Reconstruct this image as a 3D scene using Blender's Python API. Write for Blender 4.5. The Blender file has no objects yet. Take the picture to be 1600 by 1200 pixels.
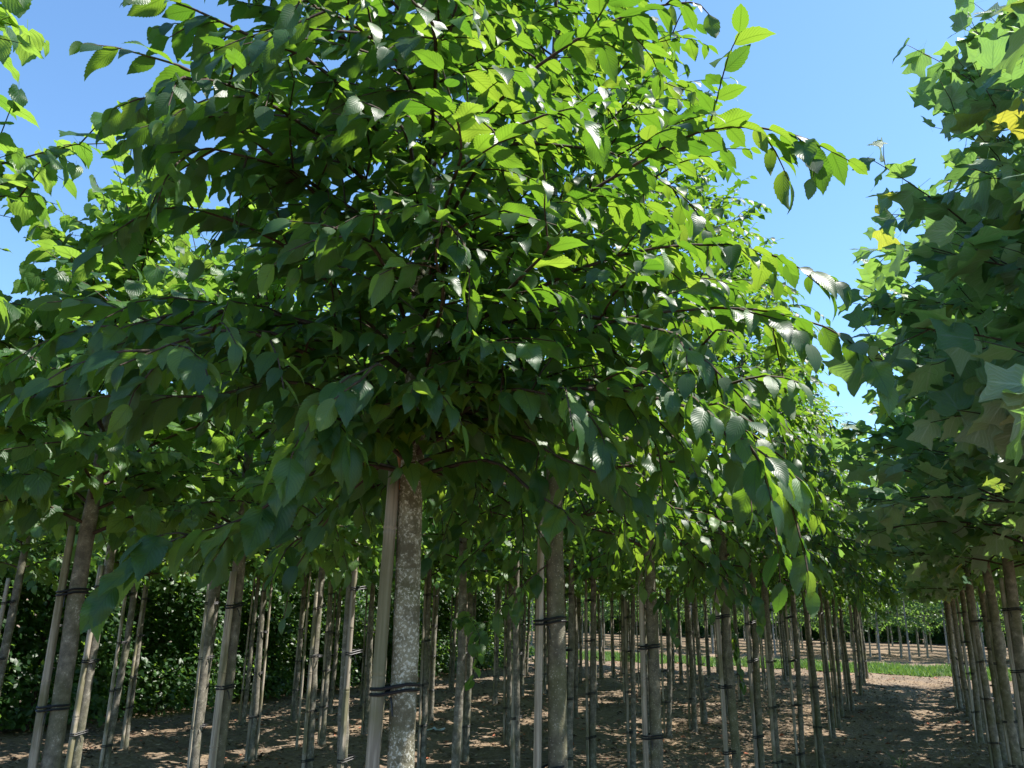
import bpy, math, random
import numpy as np
from mathutils import Vector, Matrix
from mathutils.bvhtree import BVHTree

R = math.radians
sc = bpy.context.scene
COL = sc.collection

# ------------------------------------------------------------------ camera, sky, sun, exposure
CAM_H = 1.70
PITCH, YAW, ROLL = R(15.8), R(26.5), R(1.0)
FPX = 1208.0                                   # focal length in pixels of a 1600 px wide frame
cam_d = bpy.data.cameras.new('camera')
cam = bpy.data.objects.new('camera', cam_d)
COL.objects.link(cam)
cam_d.sensor_width = 36.0
cam_d.lens = 36.0 * FPX / 1600.0
cam_d.clip_start = 0.05
cam_d.clip_end = 3000
cam.matrix_world = (Matrix.Translation((0, 0, CAM_H)) @ Matrix.Rotation(YAW, 4, 'Z')
                    @ Matrix.Rotation(math.pi / 2 + PITCH, 4, 'X') @ Matrix.Rotation(ROLL, 4, 'Z'))
sc.camera = cam
CAMM = cam.matrix_world.copy()

SUN_AZ, SUN_EL = R(62), R(60)                  # azimuth measured from +Y towards +X
world = bpy.data.worlds.new('World')
sc.world = world
world.use_nodes = True
wn = world.node_tree
wn.nodes.clear()
sky = wn.nodes.new('ShaderNodeTexSky')
sky.sky_type = 'NISHITA'
sky.sun_disc = False
sky.sun_elevation = SUN_EL
sky.sun_rotation = SUN_AZ
sky.altitude = 0
sky.air_density = 1.0
sky.dust_density = 0.3
sky.ozone_density = 0.9
bg = wn.nodes.new('ShaderNodeBackground')
bg.inputs['Strength'].default_value = 0.112
wo = wn.nodes.new('ShaderNodeOutputWorld')
tint = wn.nodes.new('ShaderNodeMix')
tint.data_type = 'RGBA'; tint.blend_type = 'MULTIPLY'
tint.inputs[0].default_value = 1.0
tint.inputs[7].default_value = (0.78, 1.0, 1.12, 1)      # clearer, deeper blue air, the whole sky alike
wn.links.new(sky.outputs[0], tint.inputs[6])
wn.links.new(tint.outputs[2], bg.inputs[0])
wn.links.new(bg.outputs[0], wo.inputs[0])

sun_d = bpy.data.lights.new('sun', 'SUN')
sun_d.energy = 5.0
sun_d.angle = R(0.5)
sun_d.color = (1.0, 0.95, 0.87)
sun = bpy.data.objects.new('sun', sun_d)
COL.objects.link(sun)
SDIR = Vector((math.sin(SUN_AZ) * math.cos(SUN_EL), math.cos(SUN_AZ) * math.cos(SUN_EL), math.sin(SUN_EL)))
sun.rotation_euler = SDIR.to_track_quat('Z', 'Y').to_euler()
sun.location = (6, 6, 20)

sc.view_settings.view_transform = 'Standard'
sc.view_settings.look = 'None'
sc.view_settings.exposure = 1.25
sc.view_settings.gamma = 1.0
sc.view_settings.use_curve_mapping = False
sc.cycles.max_bounces = 8
sc.cycles.diffuse_bounces = 4
sc.cycles.glossy_bounces = 3
sc.cycles.transmission_bounces = 8
sc.cycles.transparent_max_bounces = 6
sc.cycles.caustics_reflective = False
sc.cycles.caustics_refractive = False
sc.cycles.use_denoising = True

# ------------------------------------------------------------------ helpers
def at(px, py, depth):
    """world point that a pixel of the 1600x1200 layout sees at a depth along the view axis"""
    v = Vector(((px - 800) / FPX * depth, (600 - py) / FPX * depth, -depth))
    return np.array(CAMM @ v)

CAMI = np.array(CAMM.inverted())
def project(P):
    q = P @ CAMI[:3, :3].T + CAMI[:3, 3]
    d = -q[:, 2]
    dd = np.where(d > 0.05, d, 0.05)
    return 800 + FPX * q[:, 0] / dd, 600 - FPX * q[:, 1] / dd, d

def make_mesh(name, V, quads=None, tris=None, uv=None, mat=None, smooth=True):
    me = bpy.data.meshes.new(name)
    V = np.asarray(V, np.float32)
    parts, starts, tot = [], [], 0
    for arr, k in ((quads, 4), (tris, 3)):
        if arr is not None and len(arr):
            arr = np.asarray(arr, np.int32)
            parts.append(arr.ravel())
            starts.append(tot + np.arange(len(arr)) * k)
            tot += arr.size
    loops = np.concatenate(parts)
    ls = np.concatenate(starts).astype(np.int32)
    me.vertices.add(len(V))
    me.vertices.foreach_set('co', V.ravel())
    me.loops.add(len(loops))
    me.loops.foreach_set('vertex_index', loops)
    me.polygons.add(len(ls))
    me.polygons.foreach_set('loop_start', ls)
    me.polygons.foreach_set('use_smooth', np.full(len(ls), smooth))
    if uv is not None:
        ul = me.uv_layers.new(name='UVMap')
        ul.data.foreach_set('uv', np.asarray(uv, np.float32)[loops].ravel())
    me.update(calc_edges=True)
    me.validate()
    if mat:
        me.materials.append(mat)
    return me

class Geo:
    def __init__(s):
        s.V, s.Q, s.T, s.U, s.n = [], [], [], [], 0
    def add(s, V, Q=None, T=None, U=None):
        V = np.asarray(V, float)
        s.V.append(V)
        if Q is not None and len(Q): s.Q.append(np.asarray(Q) + s.n)
        if T is not None and len(T): s.T.append(np.asarray(T) + s.n)
        s.U.append(np.zeros((len(V), 2)) if U is None else np.asarray(U))
        s.n += len(V)
    def mesh(s, name, mat, smooth=True):
        return make_mesh(name, np.concatenate(s.V), np.concatenate(s.Q) if s.Q else None,
                         np.concatenate(s.T) if s.T else None, np.concatenate(s.U), mat, smooth)

def obj(name, me, parent=None, loc=None, kind=None):
    o = bpy.data.objects.new(name, me)
    COL.objects.link(o)
    if parent is not None: o.parent = parent
    if loc is not None: o.location = loc
    if kind: o['kind'] = kind
    return o

def tag(o, label, cat, group=None):
    o['label'] = label
    o['category'] = cat
    if group: o['group'] = group
    return o

def thing(name, label, cat, loc, group=None, rot=(0, 0, 0), scale=1.0):
    o = bpy.data.objects.new(name, None)
    o.empty_display_size = 0.1
    COL.objects.link(o)
    o.location = loc
    o.rotation_euler = rot
    o.scale = (scale, scale, scale)
    return tag(o, label, cat, group)

def norm(a):
    return a / np.maximum(np.linalg.norm(a, axis=-1, keepdims=True), 1e-9)

def tube(geo, pts, rad, sides=6, cap=False, wob=None):
    pts = np.asarray(pts, float); rad = np.asarray(rad, float); n = len(pts)
    tan = norm(np.gradient(pts, axis=0))
    ref = np.array([0, 0, 1.0]) if abs(tan[:, 2]).mean() < 0.8 else np.array([1.0, 0, 0])
    a = norm(np.cross(tan, ref)); b = np.cross(tan, a)
    th = np.linspace(0, 2 * math.pi, sides + 1)
    rr = rad[:, None] * (np.ones((n, sides + 1)) if wob is None else wob)
    V = pts[:, None, :] + rr[..., None] * (np.cos(th)[None, :, None] * a[:, None, :] + np.sin(th)[None, :, None] * b[:, None, :])
    ln = np.concatenate([[0], np.cumsum(np.linalg.norm(np.diff(pts, axis=0), axis=1))])
    U = np.stack(np.broadcast_arrays(th[None, :] / (2 * math.pi), ln[:, None]), -1)
    i, j = np.meshgrid(np.arange(n - 1), np.arange(sides), indexing='ij')
    k = i * (sides + 1) + j
    Q = np.stack([k, k + sides + 1, k + sides + 2, k + 1], -1).reshape(-1, 4)
    V = V.reshape(-1, 3); U = U.reshape(-1, 2)
    T = None
    if cap:
        c = len(V)
        V = np.concatenate([V, pts[-1:]]); U = np.concatenate([U, [[0.5, ln[-1]]]])
        base = (n - 1) * (sides + 1)
        T = [(base + q + 1, base + q, c) for q in range(sides)]
    geo.add(V, Q, T, U)

ORD = ['nearest', 'second', 'third', 'fourth', 'fifth', 'sixth', 'seventh', 'eighth', 'ninth', 'tenth', 'eleventh', 'twelfth',
       'thirteenth', 'fourteenth', 'fifteenth', 'sixteenth', 'seventeenth', 'eighteenth', 'nineteenth', 'twentieth',
       'twenty-first', 'twenty-second', 'twenty-third', 'twenty-fourth', 'twenty-fifth', 'twenty-sixth', 'twenty-seventh',
       'twenty-eighth', 'twenty-ninth', 'thirtieth', 'thirty-first', 'thirty-second', 'thirty-third', 'thirty-fourth', 'thirty-fifth', 'thirty-sixth', 'thirty-seventh', 'thirty-eighth', 'thirty-ninth', 'fortieth']

# ------------------------------------------------------------------ materials
class NT:
    def __init__(s, name):
        s.m = bpy.data.materials.new(name)
        s.m.use_nodes = True
        s.t = s.m.node_tree
        s.t.nodes.clear()
        s.out = s.t.nodes.new('ShaderNodeOutputMaterial')
    def n(s, kind, **kw):
        nd = s.t.nodes.new('ShaderNode' + kind)
        for k, v in kw.items():
            if k.startswith('i_'):
                key = k[2:]
                nd.inputs[int(key) if key.isdigit() else key.replace('_', ' ')].default_value = v
            else:
                setattr(nd, k, v)
        return nd
    def l(s, a, b): s.t.links.new(a, b)
    def math(s, op, a, b=None, c=None, clamp=False):
        nd = s.n('Math', operation=op, use_clamp=clamp)
        for i, v in enumerate((a, b, c)):
            if v is None: continue
            if isinstance(v, (int, float)): nd.inputs[i].default_value = v
            else: s.l(v, nd.inputs[i])
        return nd.outputs[0]
    def mix(s, f, a, b, blend='MIX'):
        nd = s.n('Mix', data_type='RGBA', blend_type=blend)
        for i, v in ((0, f), (6, a), (7, b)):
            if isinstance(v, (int, float)): nd.inputs[i].default_value = v
            elif isinstance(v, tuple): nd.inputs[i].default_value = (*v, 1) if len(v) == 3 else v
            else: s.l(v, nd.inputs[i])
        return nd.outputs[2]
    def ramp(s, f, stops, interp='LINEAR'):
        nd = s.n('ValToRGB')
        cr = nd.color_ramp
        cr.interpolation = interp
        while len(cr.elements) < len(stops): cr.elements.new(0.5)
        for e, (p, c) in zip(cr.elements, stops):
            e.position = p
            e.color = (*c, 1) if isinstance(c, tuple) else (c, c, c, 1)
        s.l(f, nd.inputs[0])
        return nd.outputs[0]
    def sstep(s, x, a, b):
        nd = s.n('MapRange', interpolation_type='SMOOTHSTEP', clamp=True)
        s.l(x, nd.inputs[0])
        nd.inputs[1].default_value = a; nd.inputs[2].default_value = b
        return nd.outputs[0]

def leaf_material(name, fronts, back, trans, nv=11.0, slope=0.35, vein=0.5, bump=0.5, rough=0.42, tmix=0.42, spots=False, spec=0.45):
    """fronts / trans: colour stops over a per-leaf random value"""
    s = NT(name)
    uv = s.n('UVMap', uv_map='UVMap')
    sep = s.n('SeparateXYZ'); s.l(uv.outputs[0], sep.inputs[0])
    u, v = sep.outputs[0], sep.outputs[1]
    au = s.math('ABSOLUTE', s.math('MULTIPLY_ADD', u, 2.0, -1.0))
    ph = s.math('FRACT', s.math('MULTIPLY', s.math('MULTIPLY_ADD', au, -slope, v), nv))
    d = s.math('MULTIPLY', s.math('ABSOLUTE', s.math('SUBTRACT', ph, 0.5)), 2.0)
    side = s.sstep(d, 0.78, 1.0)
    mid = s.math('SUBTRACT', 1.0, s.sstep(au, 0.02, 0.09))
    vm = s.math('MAXIMUM', side, mid)
    geo = s.n('NewGeometry')
    oi = s.n('ObjectInfo')
    rnd = s.math('FRACT', s.math('ADD', geo.outputs['Random Per Island'], s.math('MULTIPLY', oi.outputs['Random'], 7.31)))
    col = s.ramp(rnd, fronts)
    tc = s.n('TexCoord')
    nz = s.n('TexNoise', i_Scale=9.0, i_Detail=2.0); s.l(tc.outputs['Object'], nz.inputs['Vector'])
    col = s.mix(s.math('MULTIPLY', nz.outputs[0], 0.5), col, s.mix(1.0, col, (0.55, 0.7, 0.5), 'MULTIPLY'))
    col = s.mix(s.math('MULTIPLY', vm, vein * 0.55), col, s.mix(0.5, col, back))
    bcol = s.mix(s.math('MULTIPLY', vm, vein), back, tuple(min(1, c * 1.7) for c in back))
    bcol = s.mix(0.3, bcol, col)
    if spots:
        n2 = s.n('TexNoise', i_Scale=120.0, i_Detail=1.0); s.l(tc.outputs['Object'], n2.inputs['Vector'])
        f = s.math('MULTIPLY', s.sstep(n2.outputs[0], 0.70, 0.76), s.sstep(rnd, 0.62, 0.7))
        col = s.mix(f, col, (0.05, 0.03, 0.015)); bcol = s.mix(f, bcol, (0.05, 0.03, 0.015))
    base = s.mix(geo.outputs['Backfacing'], col, bcol)
    tcol = s.ramp(rnd, trans)
    tcol = s.mix(s.math('MULTIPLY', vm, 0.85), tcol, s.mix(1.0, tcol, (0.5, 0.55, 0.4), 'MULTIPLY'))
    bp = s.n('Bump', i_Strength=bump, i_Distance=0.004)
    s.l(s.math('SUBTRACT', 1.0, s.math('MAXIMUM', s.math('MULTIPLY', d, d), mid)), bp.inputs['Height'])
    rg = s.math('MULTIPLY_ADD', geo.outputs['Backfacing'], 0.25, rough)
    pb = s.n('BsdfPrincipled')
    s.l(base, pb.inputs['Base Color']); s.l(rg, pb.inputs['Roughness']); s.l(bp.outputs[0], pb.inputs['Normal'])
    pb.inputs['Specular IOR Level'].default_value = spec
    tr = s.n('BsdfTranslucent'); s.l(tcol, tr.inputs[0]); s.l(bp.outputs[0], tr.inputs[1])
    mx = s.n('MixShader', i_0=tmix)
    s.l(pb.outputs[0], mx.inputs[1]); s.l(tr.outputs[0], mx.inputs[2])
    s.l(mx.outputs[0], s.out.inputs[0])
    return s.m

M_ELM = leaf_material('elm_leaf', [(0, (0.014, 0.046, 0.017)), (0.6, (0.026, 0.074, 0.022)), (0.9, (0.050, 0.12, 0.030)), (1, (0.085, 0.17, 0.035))],
                      (0.062, 0.112, 0.045), [(0, (0.15, 0.36, 0.022)), (0.6, (0.27, 0.52, 0.03)), (1, (0.44, 0.66, 0.05))], bump=0.13, vein=1.0, rough=0.43, tmix=0.33, spec=0.4, spots=True)
M_LIND = leaf_material('linden_leaf', [(0, (0.024, 0.072, 0.024)), (0.6, (0.04, 0.105, 0.03)), (1, (0.085, 0.17, 0.04))],
                       (0.10, 0.17, 0.075), [(0, (0.19, 0.40, 0.035)), (1, (0.42, 0.64, 0.075))], nv=5.0, slope=0.75, bump=0.25)
M_TUL = leaf_material('tulip_tree_leaf', [(0, (0.036, 0.102, 0.056)), (0.55, (0.060, 0.145, 0.074)), (0.88, (0.10, 0.20, 0.085)), (0.965, (0.14, 0.23, 0.05)), (0.98, (0.20, 0.22, 0.03)), (1, (0.27, 0.25, 0.03))],
                      (0.33, 0.42, 0.33), [(0, (0.19, 0.37, 0.07)), (0.955, (0.27, 0.46, 0.07)), (0.98, (0.44, 0.50, 0.05)), (1, (0.52, 0.50, 0.05))], nv=5.0, slope=0.8, bump=0.25, vein=1.0, tmix=0.46, spots=True)
M_HEDGE = leaf_material('beech_leaf', [(0, (0.018, 0.052, 0.018)), (0.7, (0.034, 0.085, 0.026)), (1, (0.07, 0.14, 0.035))],
                        (0.07, 0.12, 0.05), [(0, (0.15, 0.33, 0.03)), (1, (0.32, 0.52, 0.06))], bump=0.1, rough=0.38)
M_FAR = leaf_material('far_leaf', [(0, (0.028, 0.075, 0.03)), (1, (0.07, 0.14, 0.05))],
                      (0.11, 0.17, 0.09), [(0, (0.18, 0.36, 0.05)), (1, (0.34, 0.54, 0.1))], bump=0.0)

def bark_material(name, dark, mid, light, patch=0.5, scale=24.0, moss=(0.09, 0.10, 0.035), mossa=0.5, speck=0.35):
    s = NT(name)
    tc = s.n('TexCoord'); oi = s.n('ObjectInfo')
    off = s.n('VectorMath', operation='ADD')
    s.l(tc.outputs['Object'], off.inputs[0]); s.l(oi.outputs['Location'], off.inputs[1])
    V = off.outputs[0]
    n1 = s.n('TexNoise', i_Scale=scale, i_Detail=6.0, i_Roughness=0.65); s.l(V, n1.inputs['Vector'])
    n2 = s.n('TexNoise', i_Scale=5.0, i_Detail=3.0); s.l(V, n2.inputs['Vector'])
    n3 = s.n('TexNoise', i_Scale=150.0, i_Detail=4.0, i_Roughness=0.6); s.l(V, n3.inputs['Vector'])
    vo = s.n('TexVoronoi', i_Scale=110.0, feature='F1'); s.l(V, vo.inputs['Vector'])
    c = s.mix(s.sstep(n1.outputs[0], 0.35, 0.65), dark, mid)
    c = s.mix(s.math('MULTIPLY', s.sstep(n2.outputs[0], 0.45, 0.62), mossa), c, moss)
    lich = s.math('MULTIPLY', s.sstep(n3.outputs[0], 0.5, 0.6), s.sstep(n1.outputs[0], 0.62 - patch * 0.3, 0.72 - patch * 0.3))
    c = s.mix(s.math('MULTIPLY', lich, 0.9), c, light)
    sp = s.math('MULTIPLY', s.math('SUBTRACT', 1.0, s.sstep(vo.outputs['Distance'], 0.12, 0.28)), speck)
    c = s.mix(sp, c, light)
    h = s.math('ADD', s.math('MULTIPLY', n1.outputs[0], 0.7), s.math('MULTIPLY', n3.outputs[0], 0.5))
    bp = s.n('Bump', i_Strength=0.7, i_Distance=0.006); s.l(h, bp.inputs['Height'])
    pb = s.n('BsdfPrincipled', i_Roughness=0.85)
    pb.inputs['Specular IOR Level'].default_value = 0.25
    s.l(c, pb.inputs['Base Color']); s.l(bp.outputs[0], pb.inputs['Normal']); s.l(pb.outputs[0], s.out.inputs[0])
    return s.m

M_BARK1 = bark_material('lichen_bark', (0.11, 0.10, 0.065), (0.25, 0.235, 0.165), (0.50, 0.49, 0.42), patch=0.74, speck=0.12, mossa=0.6)
M_BARK2 = bark_material('elm_bark', (0.085, 0.078, 0.06), (0.18, 0.165, 0.12), (0.40, 0.38, 0.32), patch=0.15, speck=0.55, mossa=0.5)
M_BARK3 = bark_material('linden_bark', (0.10, 0.092, 0.075), (0.215, 0.196, 0.16), (0.38, 0.36, 0.31), patch=0.3, speck=0.2, mossa=0.35)
M_BARK4 = bark_material('tulip_bark', (0.13, 0.115, 0.085), (0.27, 0.235, 0.18), (0.40, 0.36, 0.30), patch=0.2, speck=0.2, moss=(0.12, 0.115, 0.045), mossa=0.5)
M_BARKF = bark_material('pale_bark', (0.20, 0.18, 0.15), (0.34, 0.31, 0.27), (0.5, 0.48, 0.44), patch=0.3, speck=0.1, mossa=0.1)
M_TWIG = bark_material('twig_bark', (0.040, 0.027, 0.020), (0.075, 0.052, 0.038), (0.17, 0.13, 0.10), patch=0.1, mossa=0.1, speck=0.2)

def wood_material(name, a, b, moss, mossa):
    s = NT(name)
    tc = s.n('TexCoord'); oi = s.n('ObjectInfo')
    mp = s.n('Mapping'); mp.inputs['Scale'].default_value = (90, 90, 3.5)
    off = s.n('VectorMath', operation='ADD')
    s.l(tc.outputs['Object'], off.inputs[0]); s.l(oi.outputs['Location'], off.inputs[1])
    s.l(off.outputs[0], mp.inputs['Vector'])
    n1 = s.n('TexNoise', i_Scale=1.0, i_Detail=5.0, i_Roughness=0.6); s.l(mp.outputs[0], n1.inputs['Vector'])
    n2 = s.n('TexNoise', i_Scale=4.0, i_Detail=3.0); s.l(off.outputs[0], n2.inputs['Vector'])
    c = s.mix(s.sstep(n1.outputs[0], 0.38, 0.62), a, b)
    tint = s.mix(oi.outputs['Random'], (0.75, 0.73, 0.7), (1.1, 1.05, 0.98))
    c = s.mix(1.0, c, tint, 'MULTIPLY')
    c = s.mix(s.math('MULTIPLY', s.sstep(n2.outputs[0], 0.48, 0.6), mossa), c, moss)
    c = s.mix(s.math('MULTIPLY', s.sstep(n1.outputs[0], 0.66, 0.72), 0.6), c, (0.05, 0.04, 0.03))
    bp = s.n('Bump', i_Strength=0.5, i_Distance=0.003); s.l(n1.outputs[0], bp.inputs['Height'])
    pb = s.n('BsdfPrincipled', i_Roughness=0.75)
    pb.inputs['Specular IOR Level'].default_value = 0.3
    s.l(c, pb.inputs['Base Color']); s.l(bp.outputs[0], pb.inputs['Normal']); s.l(pb.outputs[0], s.out.inputs[0])
    return s.m
M_CANE = wood_material('weathered_cane', (0.23, 0.205, 0.17), (0.42, 0.385, 0.33), (0.12, 0.12, 0.05), 0.7)
M_TORN = wood_material('torn_wood', (0.24, 0.10, 0.04), (0.42, 0.20, 0.09), (0.3, 0.14, 0.06), 0.2)

def plain(name, col, rough=0.6, spec=0.3, nscale=40.0, var=0.35):
    s = NT(name)
    tc = s.n('TexCoord')
    n1 = s.n('TexNoise', i_Scale=nscale, i_Detail=4.0); s.l(tc.outputs['Object'], n1.inputs['Vector'])
    c = s.mix(n1.outputs[0], tuple(x * (1 - var) for x in col), tuple(min(1, x * (1 + var)) for x in col))
    pb = s.n('BsdfPrincipled', i_Roughness=rough); pb.inputs['Specular IOR Level'].default_value = spec
    s.l(c, pb.inputs['Base Color']); s.l(pb.outputs[0], s.out.inputs[0])
    return s.m
M_TIE = plain('black_rubber', (0.016, 0.016, 0.019), 0.45, 0.4)
M_STONE = plain('pale_stone', (0.42, 0.40, 0.36), 0.9, 0.2)
M_PLASTIC = plain('white_plastic', (0.40, 0.43, 0.46), 0.35, 0.5, var=0.1)

def soil_material():
    s = NT('bare_soil')
    tc = s.n('TexCoord'); P = tc.outputs['Object']
    a = s.n('TexNoise', i_Scale=1.1, i_Detail=5.0, i_Roughness=0.6); s.l(P, a.inputs['Vector'])
    b = s.n('TexNoise', i_Scale=14.0, i_Detail=8.0, i_Roughness=0.72); s.l(P, b.inputs['Vector'])
    c = s.n('TexVoronoi', i_Scale=22.0); s.l(P, c.inputs['Vector'])
    col = s.ramp(b.outputs[0], [(0.25, (0.09, 0.067, 0.048)), (0.5, (0.18, 0.138, 0.10)), (0.75, (0.29, 0.228, 0.168))])
    col = s.mix(s.sstep(a.outputs[0], 0.4, 0.65), col, s.mix(1.0, col, (1.35, 1.28, 1.15), 'MULTIPLY'))
    col = s.mix(s.math('MULTIPLY', s.sstep(c.outputs['Distance'], 0.32, 0.05), 0.35), col, (0.30, 0.225, 0.16))
    e = s.n('TexNoise', i_Scale=0.45, i_Detail=3.0); s.l(P, e.inputs['Vector'])
    col = s.mix(s.math('MULTIPLY', s.sstep(e.outputs[0], 0.48, 0.62), 0.55), col, s.mix(1.0, col, (0.5, 0.48, 0.46), 'MULTIPLY'))
    h = s.math('ADD', b.outputs[0], s.math('MULTIPLY', c.outputs['Distance'], 0.5))
    bp = s.n('Bump', i_Strength=0.9, i_Distance=0.05); s.l(h, bp.inputs['Height'])
    pb = s.n('BsdfPrincipled', i_Roughness=0.95); pb.inputs['Specular IOR Level'].default_value = 0.15
    s.l(col, pb.inputs['Base Color']); s.l(bp.outputs[0], pb.inputs['Normal']); s.l(pb.outputs[0], s.out.inputs[0])
    return s.m
M_SOIL = soil_material()

def litter_material():
    s = NT('dry_leaf')
    geo = s.n('NewGeometry')
    c = s.ramp(geo.outputs['Random Per Island'], [(0, (0.09, 0.062, 0.042)), (0.4, (0.17, 0.122, 0.082)), (0.7, (0.25, 0.19, 0.13)), (0.9, (0.38, 0.30, 0.215)), (0.93, (0.30, 0.10, 0.055)), (1, (0.36, 0.13, 0.07))])
    pb = s.n('BsdfPrincipled', i_Roughness=0.8); pb.inputs['Specular IOR Level'].default_value = 0.2
    s.l(c, pb.inputs['Base Color']); s.l(pb.outputs[0], s.out.inputs[0])
    return s.m
M_LITTER = litter_material()

def grass_material():
    s = NT('grass_blade')
    geo = s.n('NewGeometry')
    c = s.ramp(geo.outputs['Random Per Island'], [(0, (0.05, 0.11, 0.025)), (0.7, (0.10, 0.19, 0.045)), (1, (0.20, 0.25, 0.09))])
    pb = s.n('BsdfPrincipled', i_Roughness=0.6)
    s.l(c, pb.inputs['Base Color'])
    tr = s.n('BsdfTranslucent'); s.l(s.mix(0.5, c, (0.3, 0.5, 0.05)), tr.inputs[0])
    mx = s.n('MixShader', i_0=0.35); s.l(pb.outputs[0], mx.inputs[1]); s.l(tr.outputs[0], mx.inputs[2])
    s.l(mx.outputs[0], s.out.inputs[0])
    return s.m
M_GRASS = grass_material()

# ------------------------------------------------------------------ ground
ROWS = [-8.3, -6.5, -4.7, -2.9, -1.1, 0.72, 2.5, 4.3]
_g = np.random.default_rng(5)
_waves = [(_g.uniform(0.4, 7.0), _g.uniform(0, 2 * math.pi), _g.uniform(0, 2 * math.pi)) for _ in range(26)]
def ground_z(x, y):
    x = np.asarray(x, float); y = np.asarray(y, float)
    z = np.zeros(np.broadcast(x, y).shape)
    for k, a, p in _waves:
        z = z + 0.011 / (0.4 + k * 0.45) * np.sin(k * (x * math.cos(a) + y * math.sin(a)) + p)
    for rx in ROWS:
        z = z + 0.035 * np.exp(-((x - rx) / 0.28) ** 2)
    fade = np.exp(-np.maximum(0, np.hypot(x + 3, y - 12) - 26) / 8.0)
    return z * fade - 0.02

def axis(lo, hi, step, far):
    a = list(np.arange(lo, hi + 1e-6, step))
    s = step; v = hi
    while v < far:
        s *= 1.35; v += s; a.append(v)
    s = step; v = lo
    while v > -far:
        s *= 1.35; v -= s; a.insert(0, v)
    return np.array(a)
gx = axis(-11.5, 6.0, 0.1, 900); gy = axis(3.0, 31.0, 0.1, 900)
GX, GY = np.meshgrid(gx, gy, indexing='ij')
GZ = ground_z(GX, GY) + _g.normal(0, 0.006, GX.shape) * (np.hypot(GX + 3, GY - 12) < 26)
ny = len(gy)
i, j = np.meshgrid(np.arange(len(gx) - 1), np.arange(ny - 1), indexing='ij')
k = (i * ny + j).ravel()
ground = obj('ground', make_mesh('ground', np.stack([GX, GY, GZ], -1).reshape(-1, 3),
             np.stack([k, k + ny, k + ny + 1, k + 1], -1), mat=M_SOIL), kind='structure')

# ------------------------------------------------------------------ leaf templates
def strip_leaf(mid, edge, cols, arch, fold, wave, pet, rng, tipdrop=0.0, inner=None):
    """mid: (n,2) points on the midrib, edge: (n,2) matching points on the right margin, cols: cells across one half"""
    n = len(mid); V = []; U = []; Q = []; T = []
    W = 2 * cols + 1
    for r in range(n):
        for c in range(-cols, cols + 1):
            f = abs(c) / cols; sg = 1 if c >= 0 else -1
            ed = edge[r] if (inner is None or abs(c) == cols) else inner[r]
            p = mid[r] * (1 - f) + ed * f
            x = p[0] * sg * (1.0 if sg > 0 else 0.93); y = p[1]
            xt, yt = x, y
            if inner is not None:                      # relief follows the plain outline, not the teeth
                p = mid[r] * (1 - f) + inner[r] * f
                x = p[0] * sg * (1.0 if sg > 0 else 0.93); y = p[1]
            z = -arch * y * y - tipdrop * max(0, y - 0.6) ** 2 * 3 + fold * abs(x) - fold * 0.9 * x * x * 2 + wave * math.sin(y * 9 + sg * 1.3) * abs(x)
            V.append((xt, yt, z)); U.append((0.5 + 0.5 * f * sg, mid[r][1] / mid[-1][1]))
    for r in range(n - 1):
        for c in range(W - 1):
            a = r * W + c
            Q.append((a, a + 1, a + W + 1, a + W))
    b = len(V); c0 = cols
    V += [(-0.006, -pet * 0.98, 0.02 * pet), (0.006, -pet * 0.98, 0.02 * pet)]
    U += [(0.5, 0), (0.5, 0)]
    V += [(-0.008, 0.01, 0.002), (0.008, 0.01, 0.002)]; U += [(0.5, 0), (0.5, 0)]
    Q.append((b, b + 1, b + 3, b + 2))
    T.append((b + 2, b + 3, c0))
    return np.array(V), np.array(Q), np.array(T), np.array(U)

def elm_leaf(teeth, cols, rng):
    wmax = rng.uniform(0.25, 0.31)
    def w(v): return wmax * (math.sin(math.pi * min(1, v) ** 0.82) ** 0.75 if 0 < v < 1 else 0.0) * (1 - 0.35 * max(0, v - 0.75) / 0.25)
    mid, edge, inn = [], [], []
    pts = [0.0]
    for t in range(teeth):
        pts += [(t + 0.72) / teeth, (t + 1.0) / teeth] if t < teeth - 1 else [0.95, 1.0]
    for q, v in enumerate(pts):
        tip = q % 2 == 1 and v < 0.94
        ww = w(v) * (1.05 if tip else 0.965)
        inn.append((max(w(v), 0.001) * 0.97, v - 0.03 * math.sin(math.pi * v)))
        mid.append((0, v)); edge.append((max(ww, 0.001), min(0.999, v + (0.022 if tip else 0.0) - 0.03 * math.sin(math.pi * v))))
    return strip_leaf(np.array(mid), np.array(edge), cols, rng.uniform(0.12, 0.42), rng.uniform(0.05, 0.5), rng.uniform(0.0, 0.28), 0.06, rng, rng.uniform(0, 0.3), np.array(inn))

def linden_leaf(teeth, cols, rng):
    mid, edge = [], []
    n = teeth * 2
    for q in range(n + 1):
        v = q / n
        w = 0.47 * (math.sin(math.pi * min(1, (v * 0.93 + 0.07)) ** 0.62) ** 0.8) if v < 1 else 0.001
        w *= 1.04 if q % 2 else 0.96
        w *= 1 - 0.55 * max(0, v - 0.72) / 0.28
        if q == 0: w = 0.12
        mid.append((0, v)); edge.append((max(w, 0.001), v - 0.15 * (1 - v) ** 2.2 + (0.02 if q % 2 else 0)))
    return strip_leaf(np.array(mid), np.array(edge), cols, rng.uniform(0.05, 0.35), rng.uniform(-0.05, 0.35), rng.uniform(0.0, 0.2), 0.4, rng, rng.uniform(0, 0.4))

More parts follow.
